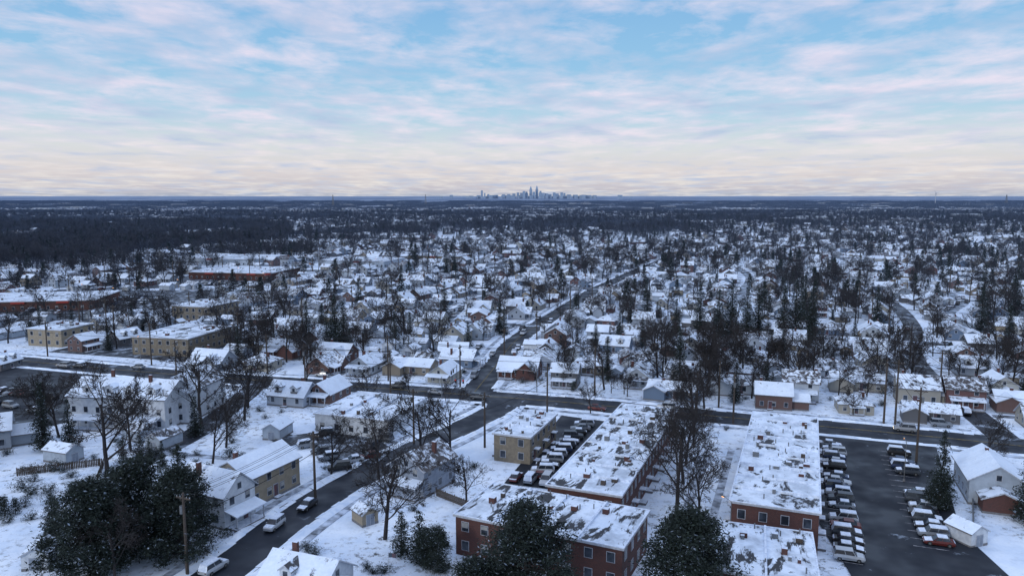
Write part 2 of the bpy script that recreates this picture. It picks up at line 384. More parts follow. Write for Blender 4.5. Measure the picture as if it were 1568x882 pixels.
road('avenue',[(-420,395),(-250,440),(-120,500),(0,590),(90,720),(180,900)],6,'road2')
def sidewalks():
    mb=MB(); bm_=MB(); q=random.Random(3)
    for pl,half,walk,segs in ROADS:
        if not walk: continue
        for side in(-1,1):
            hprev=.1
            for a,b in zip(pl[:-1],pl[1:]):
                n=max(1,int((b-a).length/2)); t=(b-a).normalized(); nr=Vector((t.y,-t.x))*side
                for i in range(n):
                    p=a.lerp(b,i/n); r=a.lerp(b,(i+1)/n); c=(p+r)/2+nr*(half+2.2)
                    if c.y>520 or c.y<60 or abs(c.x)>300: continue
                    bad=False
                    for s in SG.get((int(c.x//30),int(c.y//30)),()):
                        if s in segs: continue
                        if segd(c.x,c.y,s)<1.9: bad=True;break
                    if bad: continue
                    for o0,o1,z,mt in((half,half+.2,.13,'found'),(half+1.5,half+2.9,.12,'walk')):
                        v=[]
                        for zz in(-.02,z):
                            for u_ in(p,r):
                                for o in(o0,o1): w=u_+nr*o; v.append((w.x,w.y,zz))
                        mb.add('s',v,[(4,5,7,6),(0,4,6,2),(1,3,7,5),(0,1,5,4),(2,6,7,3)],mt)
                    h=max(0,q.gauss(.22,.16)); j0=q.uniform(-.6,.1)
                    v=[]
                    for u_,hh in((p,hprev),(r,h)):
                        for o,z in((half-.5+j0,.05),(half+.45,.08+hh),(half+1.45,.03)): w=u_+nr*o; v.append((w.x,w.y,z))
                    bm_.add('s',v,[(0,3,4,1),(1,4,5,2)],'snow'); hprev=h
    mb.joined('sidewalk'); bm_.joined('plowed_snow_bank')
sidewalks()
strip('road_marking',rB,-.22,-.08,.16,'yellowline'); strip('road_marking',rB,.08,.22,.16,'yellowline')
strip('road_marking',rS2[:20],-.08,.08,.16,'yellowline')
def poly(name,pts,z,mat):
    mb=MB(); mb.add('s',[(x,y,z) for x,y in pts],[tuple(range(len(pts)))],mat); return mb.joined(name)
poly('parking_lot',[(46.5,82),(70,82),(74,118),(93.5,160),(69.5,168.5),(62,150),(52,122)],.15,'lot')
poly('parking_lot',[(-1.5,139),(10.5,135),(25,178),(12.5,184)],.151,'lot')
poly('parking_lot',[(-51,168),(-43,158),(-37,149),(-28,150),(-26,158),(-31,166),(-45,171)],.152,'slush')
poly('parking_lot',[(-170,240),(-126,226),(-104,184),(-118,168),(-150,180)],.153,'lot')
poly('parking_lot',[(-165,262),(-100,243),(-92,285),(-150,300)],.154,'slush')
poly('parking_lot',[(-300,330),(-190,310),(-150,440),(-260,430)],.155,'slush')
poly('parking_lot',[(-230,455),(-140,480),(-120,560),(-220,560)],.156,'slush')
poly('driveway',[(-55,172),(-46,164),(-50,160),(-58,168)],.157,'road2')
mb=MB()
def lotlines(x0,y0,x1,y1,n,dx,dy):
    for i in range(n+1):
        t=i/n; x=x0+(x1-x0)*t; y=y0+(y1-y0)*t; L=math.hypot(dx,dy); px,py=-dy/L*.06,dx/L*.06
        mb.add('s',[(x-px,y-py,.165),(x+dx-px,y+dy-py,.165),(x+dx+px,y+dy+py,.165),(x+px,y+py,.165)],[(0,1,2,3)],'whiteline')
cR,sR=math.cos(rad(21)),math.sin(rad(21))
lotlines(68.6,163,48,108.5,20,5*cR,-5*sR); lotlines(79.5,157.5,63.5,113,16,5*cR,-5*sR)
mb.joined('parking_lines')
# ---------------------------------------------------------------- key buildings
def rect_occ(cx,cy,w,d,rot):
    c,s=math.cos(rot),math.sin(rot); st=7
    nx=max(1,int(w/st));ny=max(1,int(d/st))
    for i in range(nx+1):
        for j in range(ny+1):
            x=-w/2+w*i/nx;y=-d/2+d*j/ny; occ_add(cx+x*c-y*s,cy+x*s+y*c,5)
a22=rad(-22)
FL=[('brick_row_apartment',21.7,143.3,12.5,53,7,a22,'brick','flat_patchy',2,9,'y',False),
('brick_row_apartment',50.6,136.7,13,53,7,rad(-21.5),'brick','flat',2,9,'y',False),
('brick_apartment_building',6.2,111.0,26.5,13.5,6.5,rad(-25),'brick','flat_patchy',2,4,'x',False),
('brick_apartment_building',35,98.5,12.5,15,6.5,rad(-18),'brick','flat_patchy',2,2,'x',False),
('white_commercial_building',-34,178,19,20.5,4.5,rad(-18),'white','flat',1,3,'x',False),
('yellow_brick_apartment',3.1,158.6,8,17.5,6,rad(-21),'yellow','flat',2,3,'y',False),
('tan_brick_apartment',-119,268,22,26,6.5,rad(-12),'yellow','flat',2,0,'x',False),
('tan_brick_apartment',-140,340,19,22,6.5,rad(-14),'yellow','flat',2,0,'x',False),
('tan_brick_apartment',-170,279,15,15,6.5,rad(-14),'tan','flat',2,0,'x',False),
('store_building',-182,512,58,44,5,rad(-10),'brick','flat',1,0,'x',(-14,16)),
('store_building',-235,620,80,46,5.5,rad(-15),'pale','flat',1,0,'x',(0,)),
('strip_mall',-243,372,76,36,5,rad(10),'brick','flat',1,0,'x',(-20,4,24)),
('store_building',-120,600,56,40,5,rad(-15),'pale','flat',1,0,'x',(5,)),
('store_building',-62,645,46,32,5,rad(-17),'yellow','flat',1,0,'x',(0,))]
for n,cx,cy,w,d,h,r,wall,roof,fl,un,ax,sg in FL:
    flat(n,cx,cy,w,d,h,r,wall,roof,fl,un,ax,vents=16 if d>40 else 7,step=2.9 if h>5.5 else 3.6,sign=sg); rect_occ(cx,cy,w,d,r)
mb=MB(); mb.box('sign_face','redsign',-2,2,-.2,.2,4.2,5.8); mb.box('sign_frame','metal',-2.2,2.2,-.15,.15,4.0,6.0); mb.tube('post','metal',(-1.4,0,0),(-1.4,0,4.1),.15,.15); mb.tube('post','metal',(1.4,0,0),(1.4,0,4.1),.15,.15)
mb.split('store_sign',(-157,480,0),0)
def key(name,cx,cy,rot,fn,r=7):
    mb=MB(); fn(mb); mb.split(name,(cx,cy,0),rot); occ_add(cx,cy,r)
def f_beige(mb):
    gable(mb,13,9,5.6,2.5,'tan','roof',floors=2); door(mb,13,9,0); chimney(mb,-4,1,6,9)
def f_white(mb):
    o=sub(mb,0,0,0,rad(90)); gable(mb,11,7,5.8,3.0,'white','roof',floors=2); mb.M=o
    porch(mb,7,11,-3.2,3.2,2.4); door(mb,7,11,1.2); chimney(mb,-1.5,2,7,10); dormer(mb,0,0,6.2)
key('beige_twin_house',-47.5,134.5,rad(65),f_beige)
key('white_house',-51,124,rad(65),f_white)
def f_bot(mb):
    gable(mb,10,8,3.2,2.6,'white','roof'); o=sub(mb,7,-1); gable(mb,5,6,2.5,1.4,'white','roof',wins=False,tag='_wing'); mb.M=o
    chimney(mb,-2,.5,4.5,7.2); dormer(mb,-1,-2,3.6)
key('low_house',-28.5,98.5,rad(-20),f_bot)
def f_apt(mb):
    gable(mb,25,12,7.6,3.2,'white','roof',floors=2)
    for x in(-8,-2.5,3,8.5): dormer(mb,x,-3.6,8.2,w=2.4)
    o=sub(mb,9,9,0,rad(90)); gable(mb,18,11,7.6,3,'white','roof',floors=2,tag='_wing'); mb.M=o
    porch(mb,25,12,-11,-3,2.4); porch(mb,25,12,3,11,2.4); chimney(mb,-6,2,9,12.4); chimney(mb,6,-1,9.5,12.2)
key('white_apartment_house',-93,179,rad(-8),f_apt,12); rect_occ(-93,185,25,22,rad(-8))
def f_pale(mb):
    gable(mb,13,9,4.6,2.8,'pale','roof',floors=1); chimney(mb,3,0,6,8); o=sub(mb,-8,0); gable(mb,4,6,2.6,1.3,'brick','roof',wins=False,tag='_wing'); mb.M=o
key('pale_house',88.5,134,rad(70),f_pale)
def f_brickb(mb):
    gable(mb,12,8.5,3,3.0,'brick','roof'); o=sub(mb,3,-3.4,0,rad(90)); gable(mb,5,5.5,3,2.4,'brick','roof',wins=False,tag='_wing'); mb.M=o
    chimney(mb,-2,.6,4.8,7.2); porch(mb,12,8.5,-5.4,-1)
key('brick_bungalow',2.5,226,rad(-15),f_brickb); key('brick_bungalow',-78,255,rad(-15),f_brickb); key('brick_bungalow',-59,248,rad(-17),f_brickb)
def f_grey(mb):
    o=sub(mb,0,0,0,rad(90)); gable(mb,10,8,5.2,2.6,'grey','roof_thin',floors=2); mb.M=o; porch(mb,8,10,-3.5,3.5); chimney(mb,2,1,6,8.8)
key('grey_house',-17,138,rad(-30),f_grey)
near=[(-58.5,196,0,-17),(-50,199.5,3,-17),(-45.5,232,3,-17),(-31,231,1,-17),(37.5,217,3,-17),(64,208,1,-17),(79,201,2,-18),(99,211,1,-18),(109,197.5,5,-18),(119,193.5,2,-18),(-20.5,279,5,73),(17,272,2,73),(-116,160,5,30),(-120,142,0,60),(25,232,4,-17),(-96,236.5,6,-17),(50,214,0,-17),(133,190,1,-20),(-17,240,3,73)]
for x,y,k,r in near:
    place('suburban_house',HV[k],(x,y,0),rad(r)); occ_add(x,y,6.5)
for x,y,k,r in[(-54,168,1,-10),(-71,107.5,0,10),(73,115,0,20),(-85,166,1,60),(-77,161,1,-20),(-94,152,1,70),(-70,128,2,10),(-25,122,2,40)]:
    place('garden_shed',SHED[k],(x,y,0),rad(r)); occ_add(x,y,3.5)
for x,y,r in[(58,140,9),(62,120,10),(70,140,10),(80,150,9),(60,100,12),(70,110,9),(12,160,8),(5,145,6),(-40,160,8),(-130,205,18),(-145,215,18),(-140,232,10),(-130,260,10),(-200,400,35),(-230,350,30),(-180,370,25),(-180,470,20),(-170,545,20),(-160,450,18),(-230,400,25),(-110,250,10),(-195,480,16),(-220,340,20),(-250,348,16)]: occ_add(x,y,r)
# ---------------------------------------------------------------- suburban rows
drv=MB(); FAR=[]; nh=0
def infrustum(x,y,m=1.12): return abs(x)<(.70*y+30)*m and y>60
def nz(x,y,s,o=0): return mnoise.noise(Vector((x*s+o,y*s+o*.7,o)))
def forest(x,y): return x<-.34*y+10+150*nz(x,y,.005) and 600+130*nz(x,y,.006,3)<y<1800 and nz(x,y,.008,12)<.22
def try_house(x,y,rot,r=6.4,road_m=4.2,sl=.82,sh=1.0):
    global nh
    if not infrustum(x,y) or forest(x,y): return False
    if y<212-.31*x and y<230: return False
    if occ_hit(x,y,r) or road_hit(x,y,road_m): return False
    occ_add(x,y,r-.3)
    if y<520:
        place('suburban_house',R.choice(HV),(x,y,0),rot+rad(R.uniform(-5,5)),R.uniform(sl,sh)); nh+=1
    else: FAR.append((x,y,rot+R.uniform(-.1,.1),R.uniform(sl,sh+.05),R.randrange(16)))
    return True
for pl,half,walk,segs in ROADS:
    for a,b in zip(pl[:-1],pl[1:]):
        t=(b-a).normalized(); nr=Vector((t.y,-t.x)); L=(b-a).length; s=0
        while s<L:
            for side in(-1,1):
                p=a+t*(s+R.uniform(-2,2))+nr*side*(half+9.5+R.uniform(-1.5,3.5))
                f=-nr*side
                rot=math.atan2(f.y,f.x)+rad(90)+(rad(90) if R.random()<.2 else 0)
                if try_house(p.x,p.y,rot) and p.y<600 and R.random()<.6:
                    u=t*6.2; q0=p+u+f*8.5; q1=p+u-f*5
                    w=t*1.3
                    drv.add('s',[((q0-w).x,(q0-w).y,.007),((q0+w).x,(q0+w).y,.007),((q1+w).x,(q1+w).y,.007),((q1-w).x,(q1-w).y,.007)],[(0,1,2,3)],'drive')
            s+=13.5
drv.joined('driveway')
for i in range(7500):
    y=R.uniform(215,820); x=R.uniform(-.8*y,.8*y)
    if R.random()<.4:
        if infrustum(x,y) and y<520 and y>214-.31*x and not occ_hit(x,y,3) and not road_hit(x,y,2.5):
            place('garden_shed',R.choice(SHED),(x,y,0),rad(-17)+R.choice([0,rad(90)]),R.uniform(.85,1.35)); occ_add(x,y,2.6)
    elif nz(x,y,.012,21)>-.22: try_house(x,y,rad(-17)+R.choice([0,rad(90)])+R.uniform(-.2,.2),7.,3,.74,.95)
for i in range(15000):
    y=640+2700*R.random()**.85; x=R.uniform(-.76*y,.76*y)
    dens=.95 if y<1000 else (.7 if y<1500 else .5)
    if R.random()<dens and nz(x,y,.003,5)>(-.25 if y<1300 else -.05): try_house(x,y,rad(-17)+R.choice([0,rad(90)])+R.uniform(-.25,.25),8.5,3,.85,1.08)
# ---------------------------------------------------------------- trees
def bare_tree(seed,H=13,levels=5,kids=(7,5,5,4,3),minr=.022,sides=(7,5,4,3,3,3),spread=1.0):
    q=random.Random(seed); V=[];F=[]
    def tube(pts,rs,n):
        o=len(V)
        for i,p in enumerate(pts):
            d=(pts[min(i+1,len(pts)-1)]-pts[max(0,i-1)]); d=d.normalized() if d.length>0 else Vector((0,0,1))
            a=d.orthogonal().normalized(); b=d.cross(a)
            for k in range(n):
                t=6.28318*k/n; V.append(tuple(p+a*math.cos(t)*rs[i]+b*math.sin(t)*rs[i]))
        for i in range(len(pts)-1):
            for k in range(n): F.append((o+i*n+k,o+i*n+(k+1)%n,o+(i+1)*n+(k+1)%n,o+(i+1)*n+k))
    def rv(): return Vector((q.gauss(0,1),q.gauss(0,1),q.gauss(0,1)))
    def br(p,d,L,r,lv):
        ns=5 if lv==0 else (4 if lv<2 else (3 if lv<3 else (2 if lv<4 else 1)))
        pts=[p.copy()]; rs=[r]; cur=p.copy(); dd=d.copy(); er=max(minr*.8,r*(.35 if lv else .45))
        for i in range(ns):
            dd=(dd+rv()*(.06 if lv==0 else .13)+Vector((0,0,.06 if lv else .12))).normalized()
            cur=cur+dd*(L/ns); pts.append(cur.copy()); rs.append(r+(er-r)*(i+1)/ns)
        tube(pts,rs,sides[lv])
        if lv>=levels: return
        n=kids[lv]
        for k in range(n):
            t=(.26 if lv==0 else .22)+(.78 if lv else .74)*(k+q.random()*.7)/n; t=min(t,1.)
            fi=t*ns; i=min(int(fi),ns-1); pp=pts[i].lerp(pts[i+1],fi-i); rr=(rs[i]+(rs[i+1]-rs[i])*(fi-i))
            base=(pts[i+1]-pts[i]).normalized(); side=rv(); side=(side-base*side.dot(base)).normalized()
            ang=rad(q.uniform(30,60)) if lv==0 else rad(q.uniform(25,55))
            nd=(base*math.cos(ang)+side*math.sin(ang)*spread).normalized()
            cl=L*(q.uniform(.55,.82) if lv==0 else q.uniform(.42,.66))*(1.15-.45*t)
            br(pp,nd,cl,max(minr,rr*q.uniform(.5,.68)),lv+1)
    br(Vector((0,0,-.1)),Vector((q.uniform(-.05,.05),q.uniform(-.05,.05),1)).normalized(),H*.72,H*.021,0)
    me=bpy.data.meshes.new('bare_tree'); me.from_pydata(V,[],F); me.materials.append(M['bark']); return me
BT=[bare_tree(100+i,13,5,(8,5,5,4,3),.024) for i in range(5)]
BTL=[bare_tree(200+i,13,4,(7,5,5,3),.035,(4,3,3,3,3)) for i in range(6)]
def leafcloud(F_,V_,K_,q,c,s,n,size,snowp):
    for i in range(n):
        p=Vector((c[0]+q.gauss(0,s),c[1]+q.gauss(0,s),c[2]+q.gauss(0,s*.6)))
        a=Vector((q.gauss(0,1),q.gauss(0,1),q.gauss(0,.5))).normalized()*size*q.uniform(.6,1.4); b=Vector((q.gauss(0,1),q.gauss(0,1),q.gauss(0,.7))).normalized()*size*q.uniform(.25,.6)
        o=len(V_); V_+= [tuple(p-a-b*.3),tuple(p+b),tuple(p+a),tuple(p-b)]; F_.append((o,o+1,o+2,o+3)); K_.append(2 if q.random()<snowp else (1 if q.random()<.25 else 0))
KN=('needle','needle2','nsnow')
def conifer(seed,H=12,R0=2.6,shape=1.0,per=26,size=.24,snowp=.05,base=.06,jag=.35):
    q=random.Random(seed); V=[];F=[];K=[]
    mb=MB()
    levels=int(H*1.9)
    tubes=[((0,0,-.1),(0,0,H*.97),H*.018,.03)]
    for l in range(levels):
        t=base+(1-base)*l/levels; z=H*t; rr=R0*((1-t)**shape)*(q.uniform(1-jag,1.1)); m=max(3,int(7*(1-t)+3))
        off=q.uniform(0,6.28)
        for k in range(m):
            an=off+6.283*k/m+q.uniform(-.25,.25); L=rr*q.uniform(.7,1.12)
            ex,ey=math.cos(an)*L,math.sin(an)*L
            tubes.append(((0,0,z),(ex,ey,z-L*.18+.1),.035,.012))
            st=max(2,int(L/.42))
            for s_ in range(1,st+1):
                f=s_/st
                leafcloud(F,V,K,q,(ex*f,ey*f,z-L*.18*f+.1),.16+.16*(1-f)+.06*L,max(3,int(per*.3)),size,snowp*(1.6 if f>.6 else .6))
    mb.add('foliage',V,F,[KN[k] for k in K])
    for a,b,r0,r1 in tubes: mb.tube('trunk','bark',a,b,r0,r1,5 if r0>.1 else 3)
    return mb.mesh('pine_tree')
def bushy(seed,H=13,R0=6,nc=90,snowp=.06,pw=.55):
    q=random.Random(seed); V=[];F=[];K=[]; mb=MB()
    mb.tube('trunk','bark',(0,0,-.1),(0,0,H*.9),.3,.06,7)
    for i in range(nc):
        t=q.random()**1.1; z=H*(.05+.93*t); prof=(1-t)**pw*min(1,t*3+.55)
        an=q.uniform(0,6.283); r=R0*prof*q.uniform(.3,1.0)
        c=(math.cos(an)*r,math.sin(an)*r,z+.1*r); mb.tube('trunk','bark',(0,0,z*.88),c,.07,.02,3)
        leafcloud(F,V,K,q,c,.66*q.uniform(.7,1.3),170,.215,snowp)
    mb.add('foliage',V,F,[KN[k] for k in K]); return mb.mesh('evergreen_tree')
CN=[conifer(1,14,3.1,.9),conifer(2,12,2.7,.8),conifer(3,16,3.7,.8,jag=.5),conifer(4,9,2.4,.7)]
BU=[bushy(5,14,8,210,.04,.42),bushy(6,12,5,95,.05),bushy(8,13.5,7.2,190,.04,.45)]
def hedge(seed):
    q=random.Random(seed); V=[];F=[];K=[]; mb=MB(); mb.tube('trunk','bark',(0,0,-.1),(0,0,3),.1,.04,5)
    for i in range(26):
        t=i/26; r=1.1*(1-t)**.5
        for k in range(5): an=q.uniform(0,6.28); leafcloud(F,V,K,q,(math.cos(an)*r*.7,math.sin(an)*r*.7,.3+3.4*t),.28,14,.14,.10)
    mb.add('foliage',V,F,[KN[k] for k in K]); return mb.mesh('arborvitae')
def shrub(seed):
    q=random.Random(seed); V=[];F=[];K=[]; mb=MB()
    for i in range(22):
        c=(q.gauss(0,.8),q.gauss(0,.6),abs(q.gauss(.8,.45))); mb.tube('stems','bark',(0,0,0),c,.04,.015,3); leafcloud(F,V,K,q,c,.32,36,.13,.2)
    mb.add('foliage',V,F,[KN[k] for k in K]); return mb.mesh('shrub')
AV=[hedge(1),hedge(2)]; SH=[shrub(3),shrub(4),shrub(5)]
def low_conifer(seed,H,R0):
    q=random.Random(seed); V=[];F=[];K=[]; mb=MB(); mb.tube('t','bark',(0,0,0),(0,0,H),.2,.03,4)
    for l in range(int(H*1.6)):
        t=.06+.94*l/(H*1.6)
        for k in range(7): an=q.uniform(0,6.28); r=R0*(1-t)**.8*q.uniform(.4,1); leafcloud(F,V,K,q,(math.cos(an)*r,math.sin(an)*r,H*t),.3,5,.5,.02)
    mb.add('f',V,F,[KN[k] for k in K]); return mb.mesh('far_conifer')
def T(name,me,x,y,s=1.0,occ=2.):
    place(name,me,(x,y,0),R.uniform(0,6.28),(s*R.uniform(.93,1.07),s*R.uniform(.93,1.07),s)); occ_add(x,y,occ)
for x,y,s,k in[(-79,141,1.65,0),(-20.5,115.5,1.3,1),(28.6,125,1.35,2),(33,139,1.2,3),(-75,176,1.45,3),(-66,180,1.25,4),(-104,167,1.05,1),(-13,154,1.1,0),(-18.5,149,1.2,2),(50,190,1.05,1),(44,176,1.0,4),(17,213,.75,0),(86,184,.55,2),(-41,285,1.5,1),(-36,144,.9,3),(-26,141,1.05,4),(-60,214,1.0,0),(-66,242,1.1,2),(-88,252,1.2,1),(-84,262,1.3,3),(-62,150,1.0,1),(-108,168,1.25,2),(40,160,1.1,0),(36,150,1.05,1),(95,196,.7,4),(70,222,1.1,0),(60,228,1.15,1),(110,222,1.1,2),(-28,200,.6,3),(20,186,.6,4),(97,148,.8,0),(-56,100,.9,1),(-8,128,.8,2),(-69,191,1.2,1),(-83,158,1.0,2),(31,118,1.05,4),(45,182,1.05,2),(-112,150,1.2,3),(-63,160,1.0,0),(-38,192,.8,2),(56,198,1.0,4)]:
    T('bare_tree',BT[k],x,y,s)
for me,x,y,s in[(BU[2],-50.5,109,1.05),(BU[1],-58,112,1.3),(BU[2],-61,104,1.05),(CN[0],-54,117,1.1),(CN[1],-66,112,.9),(BU[1],-65,118,.95),(CN[3],-72,113,.9),(CN[3],-75,117,.8),(CN[3],-69,119,.8),(BU[0],1.8,93.5,1.08),(BU[2],22.8,91.5,1.12),(BU[1],-5,91,.8),(CN[3],-14,108,.9),(CN[3],-17,110,.8),(BU[1],-11,105,.6),(BU[1],-13,107,.5),(CN[0],78,131,.95),(BU[1],75.5,127,.6),(CN[0],87,121,1.05),(BU[1],92,118,1.1),(CN[0],-102,158,1.1),(CN[1],-98,161,.9),(CN[1],-73,168,.8),(CN[3],-78,152,.7),(CN[3],-75,150,.6),(CN[3],-81,151,.6),(CN[1],-71,147,.5),(CN[0],-75.5,272,1.2),(CN[1],-62,272,1.4),(CN[2],-66,276,1.2),(CN[2],-39,506,1.3),(CN[2],-44,500,1.2),(CN[1],-74,359,1.3),(CN[2],109,285,1.5),(CN[0],103,281,1.5),(CN[2],113,279,1.35),(CN[2],97,292,1.2),(CN[2],86,290,1.45),(CN[0],80,287,1.4),(CN[2],74,292,1.35),(CN[2],90,284,1.3),(CN[0],47.3,207.5,1.3),(CN[2],234,345,1.5),(CN[2],222,350,1.5),(CN[0],228,338,1.4),(CN[2],60,330,1.2),(CN[2],130,330,1.3),(CN[2],-30,330,1.1),(CN[2],176,262,1.1),(CN[0],190,300,1.3),(CN[2],150,305,1.2)]:
    T('pine_tree' if me in CN else 'evergreen_tree',me,x,y,s,3)
for i in range(8): T('arborvitae',AV[i%2],-98+i*1.7+R.uniform(-.5,.5),125+R.uniform(-2.5,2.5),R.uniform(.7,1.4),1)
for i in range(80):
    x=R.uniform(-100,-58); y=R.uniform(120,162)
    if not occ_hit(x,y,1.2): T('shrub',R.choice(SH),x,y,R.uniform(.6,1.3),1)
for i in range(460):
    x=R.uniform(-110,120); y=R.uniform(98,330)
    if occ_hit(x,y,.6) or road_hit(x,y,2.5): continue
    T('shrub',R.choice(SH),x,y,R.uniform(.4,1.0),.8)
cnt=0
for i in range(6000):
    y=R.uniform(195,345); x=R.uniform(-.76*y,.76*y)
    if y<212-.31*x: continue
    if occ_hit(x,y,.3) or road_hit(x,y,2.): continue
    big=R.random()<.33
    nearS2=any(segd(x,y,s)<14 for s in ROADS[2][3])
    if nearS2 and R.random()<.6: continue
    cnt+=1
    if cnt>370: break
    u=R.random()
    if u<.16: T('pine_tree',R.choice(CN),x,y,R.uniform(.5,1.0),2)
    elif u<.23: T('arborvitae',R.choice(AV),x,y,R.uniform(.5,1.),1)
    else: T('bare_tree',R.choice(BT if y<240 else BTL),x,y,R.uniform(.9,1.25) if big and not nearS2 else R.uniform(.45,.85),1.8)
# ---------------------------------------------------------------- instanced masses
def mass(name,pts,protos):
    col=bpy.data.collections.new(name+'_kinds')
    for i,me in enumerate(protos):
        o=bpy.data.objects.new('kind_%02d'%i,me); col.objects.link(o)
    me=bpy.data.meshes.new(name); me.from_pydata([(p[0],p[1],0) for p in pts],[],[])
    for an,ty,ix in(('rz','FLOAT',2),('sc','FLOAT',3),('ix','INT',4)):
        a=me.attributes.new(an,ty,'POINT'); a.data.foreach_set('value',[p[ix] for p in pts])
    ob=place(name,me)
    ng=bpy.data.node_groups.new(name,'GeometryNodeTree')
    ng.interface.new_socket('Geometry',in_out='INPUT',socket_type='NodeSocketGeometry'); ng.interface.new_socket('Geometry',in_out='OUTPUT',socket_type='NodeSocketGeometry')
    gi=ng.nodes.new('NodeGroupInput'); go=ng.nodes.new('NodeGroupOutput'); ip=ng.nodes.new('GeometryNodeInstanceOnPoints'); ci=ng.nodes.new('GeometryNodeCollectionInfo')
    ci.inputs['Collection'].default_value=col; ci.inputs['Separate Children'].default_value=True; ci.inputs['Reset Children'].default_value=True
    def na(n,t):
        x=ng.nodes.new('GeometryNodeInputNamedAttribute'); x.data_type=t; x.inputs['Name'].default_value=n; return x.outputs['Attribute']
    cx=ng.nodes.new('ShaderNodeCombineXYZ'); e=ng.nodes.new('FunctionNodeEulerToRotation'); L=ng.links.new
    L(na('rz','FLOAT'),cx.inputs[2]); L(cx.outputs[0],e.inputs[0]); L(e.outputs[0],ip.inputs['Rotation'])
    L(na('sc','FLOAT'),ip.inputs['Scale']); L(na('ix','INT'),ip.inputs['Instance Index']); ip.inputs['Pick Instance'].default_value=True
    L(gi.outputs[0],ip.inputs['Points']); L(ci.outputs[0],ip.inputs['Instance']); L(ip.outputs[0],go.inputs[0])
    md=ob.modifiers.new('scatter','NODES'); md.node_group=ng; return ob
mass('distant_houses',FAR,HV)
FC=[low_conifer(1,14,3.4),low_conifer(2,12,3.2)]
far=[]
def acc(y): return .66 if y<550 else (.68 if y<900 else .62)
for i in range(25000):
    y=335+2100*R.random()**.85; x=R.uniform(-.76*y,.76*y)
    fo=forest(x,y)
    if fo:
        if y>1500: continue
    else:
        g=nz(x,y,.009,9)
        if R.random()>acc(y)*(1+1.3*g): continue
        if y<1300 and (occ_hit(x,y,-.3) or road_hit(x,y,1.2)): continue
    far.append((x,y,R.uniform(0,6.28),(R.uniform(.5,.9) if R.random()<.6 else R.uniform(.9,1.25)) if not fo else R.uniform(.8,1.2),R.randrange(6) if R.random()>(.16 if x<.15*y else .24) else 6+R.randrange(2)))
mass('distant_trees',far,BTL+FC)
def woods(seed):
    q=random.Random(seed); V=[];F=[];K=[]; mb=MB()
    for i in range(75):
        x,y=q.uniform(-50,50),q.uniform(-50,50); h=q.uniform(7,13)
        mb.tube('t','woods',(x,y,0),(x,y,h*.7),.3,.1,3)
        leafcloud(F,V,K,q,(x,y,h*.65),2.1,24,.9,0)
    mb.add('f',V,F,[('woods','woods','woods')[k] for k in K]); return mb.mesh('woods')
WD=[woods(i) for i in range(4)]
def clearing(x,y): return nz(x,y*.6,.0036,2)+.6*nz(x,y*.6,.010,7)>(.07 if x>-.3*y else .14)
w=[]
for i in range(6000):
    y=1080+6200*R.random()**.95; x=R.uniform(-.75*y,.75*y)
    if clearing(x,y): continue
    if y<3000 and nz(x,y,.003,5)>-.05 and R.random()<(.9 if y<1500 else .75): continue
    w.append((x,y,R.uniform(0,6.28),R.uniform(.6,.95)*(1+y/16000),R.randrange(4)))
for i in range(560):
    y=R.uniform(600,1800); x=R.uniform(-.75*y,-.28*y)
    if R.random()<.7 and forest(x,y) and forest(x+35,y) and forest(x,y-40): w.append((x,y,R.uniform(0,6.28),R.uniform(.75,1.1),R.randrange(4)))
mass('distant_woods',w,WD)
wc=0
for i in range(1200):
    y=R.uniform(1400,6000); x=R.uniform(-.7*y,.7*y)
    if not clearing(x,y): continue
    wc+=1
    if wc>120: break
    w_,d_,h_=R.uniform(20,80),R.uniform(15,40),R.uniform(5,10)
    mb=MB(); mb.box('walls',R.choice(['pale','grey','grey']),-w_/2,w_/2,-d_/2,d_/2,0,h_,'snow_far'); windows(mb,w_,d_,h_*.5,2,3,9); mb.joined('distant_warehouse',(x,y,0),R.uniform(-.5,.5))
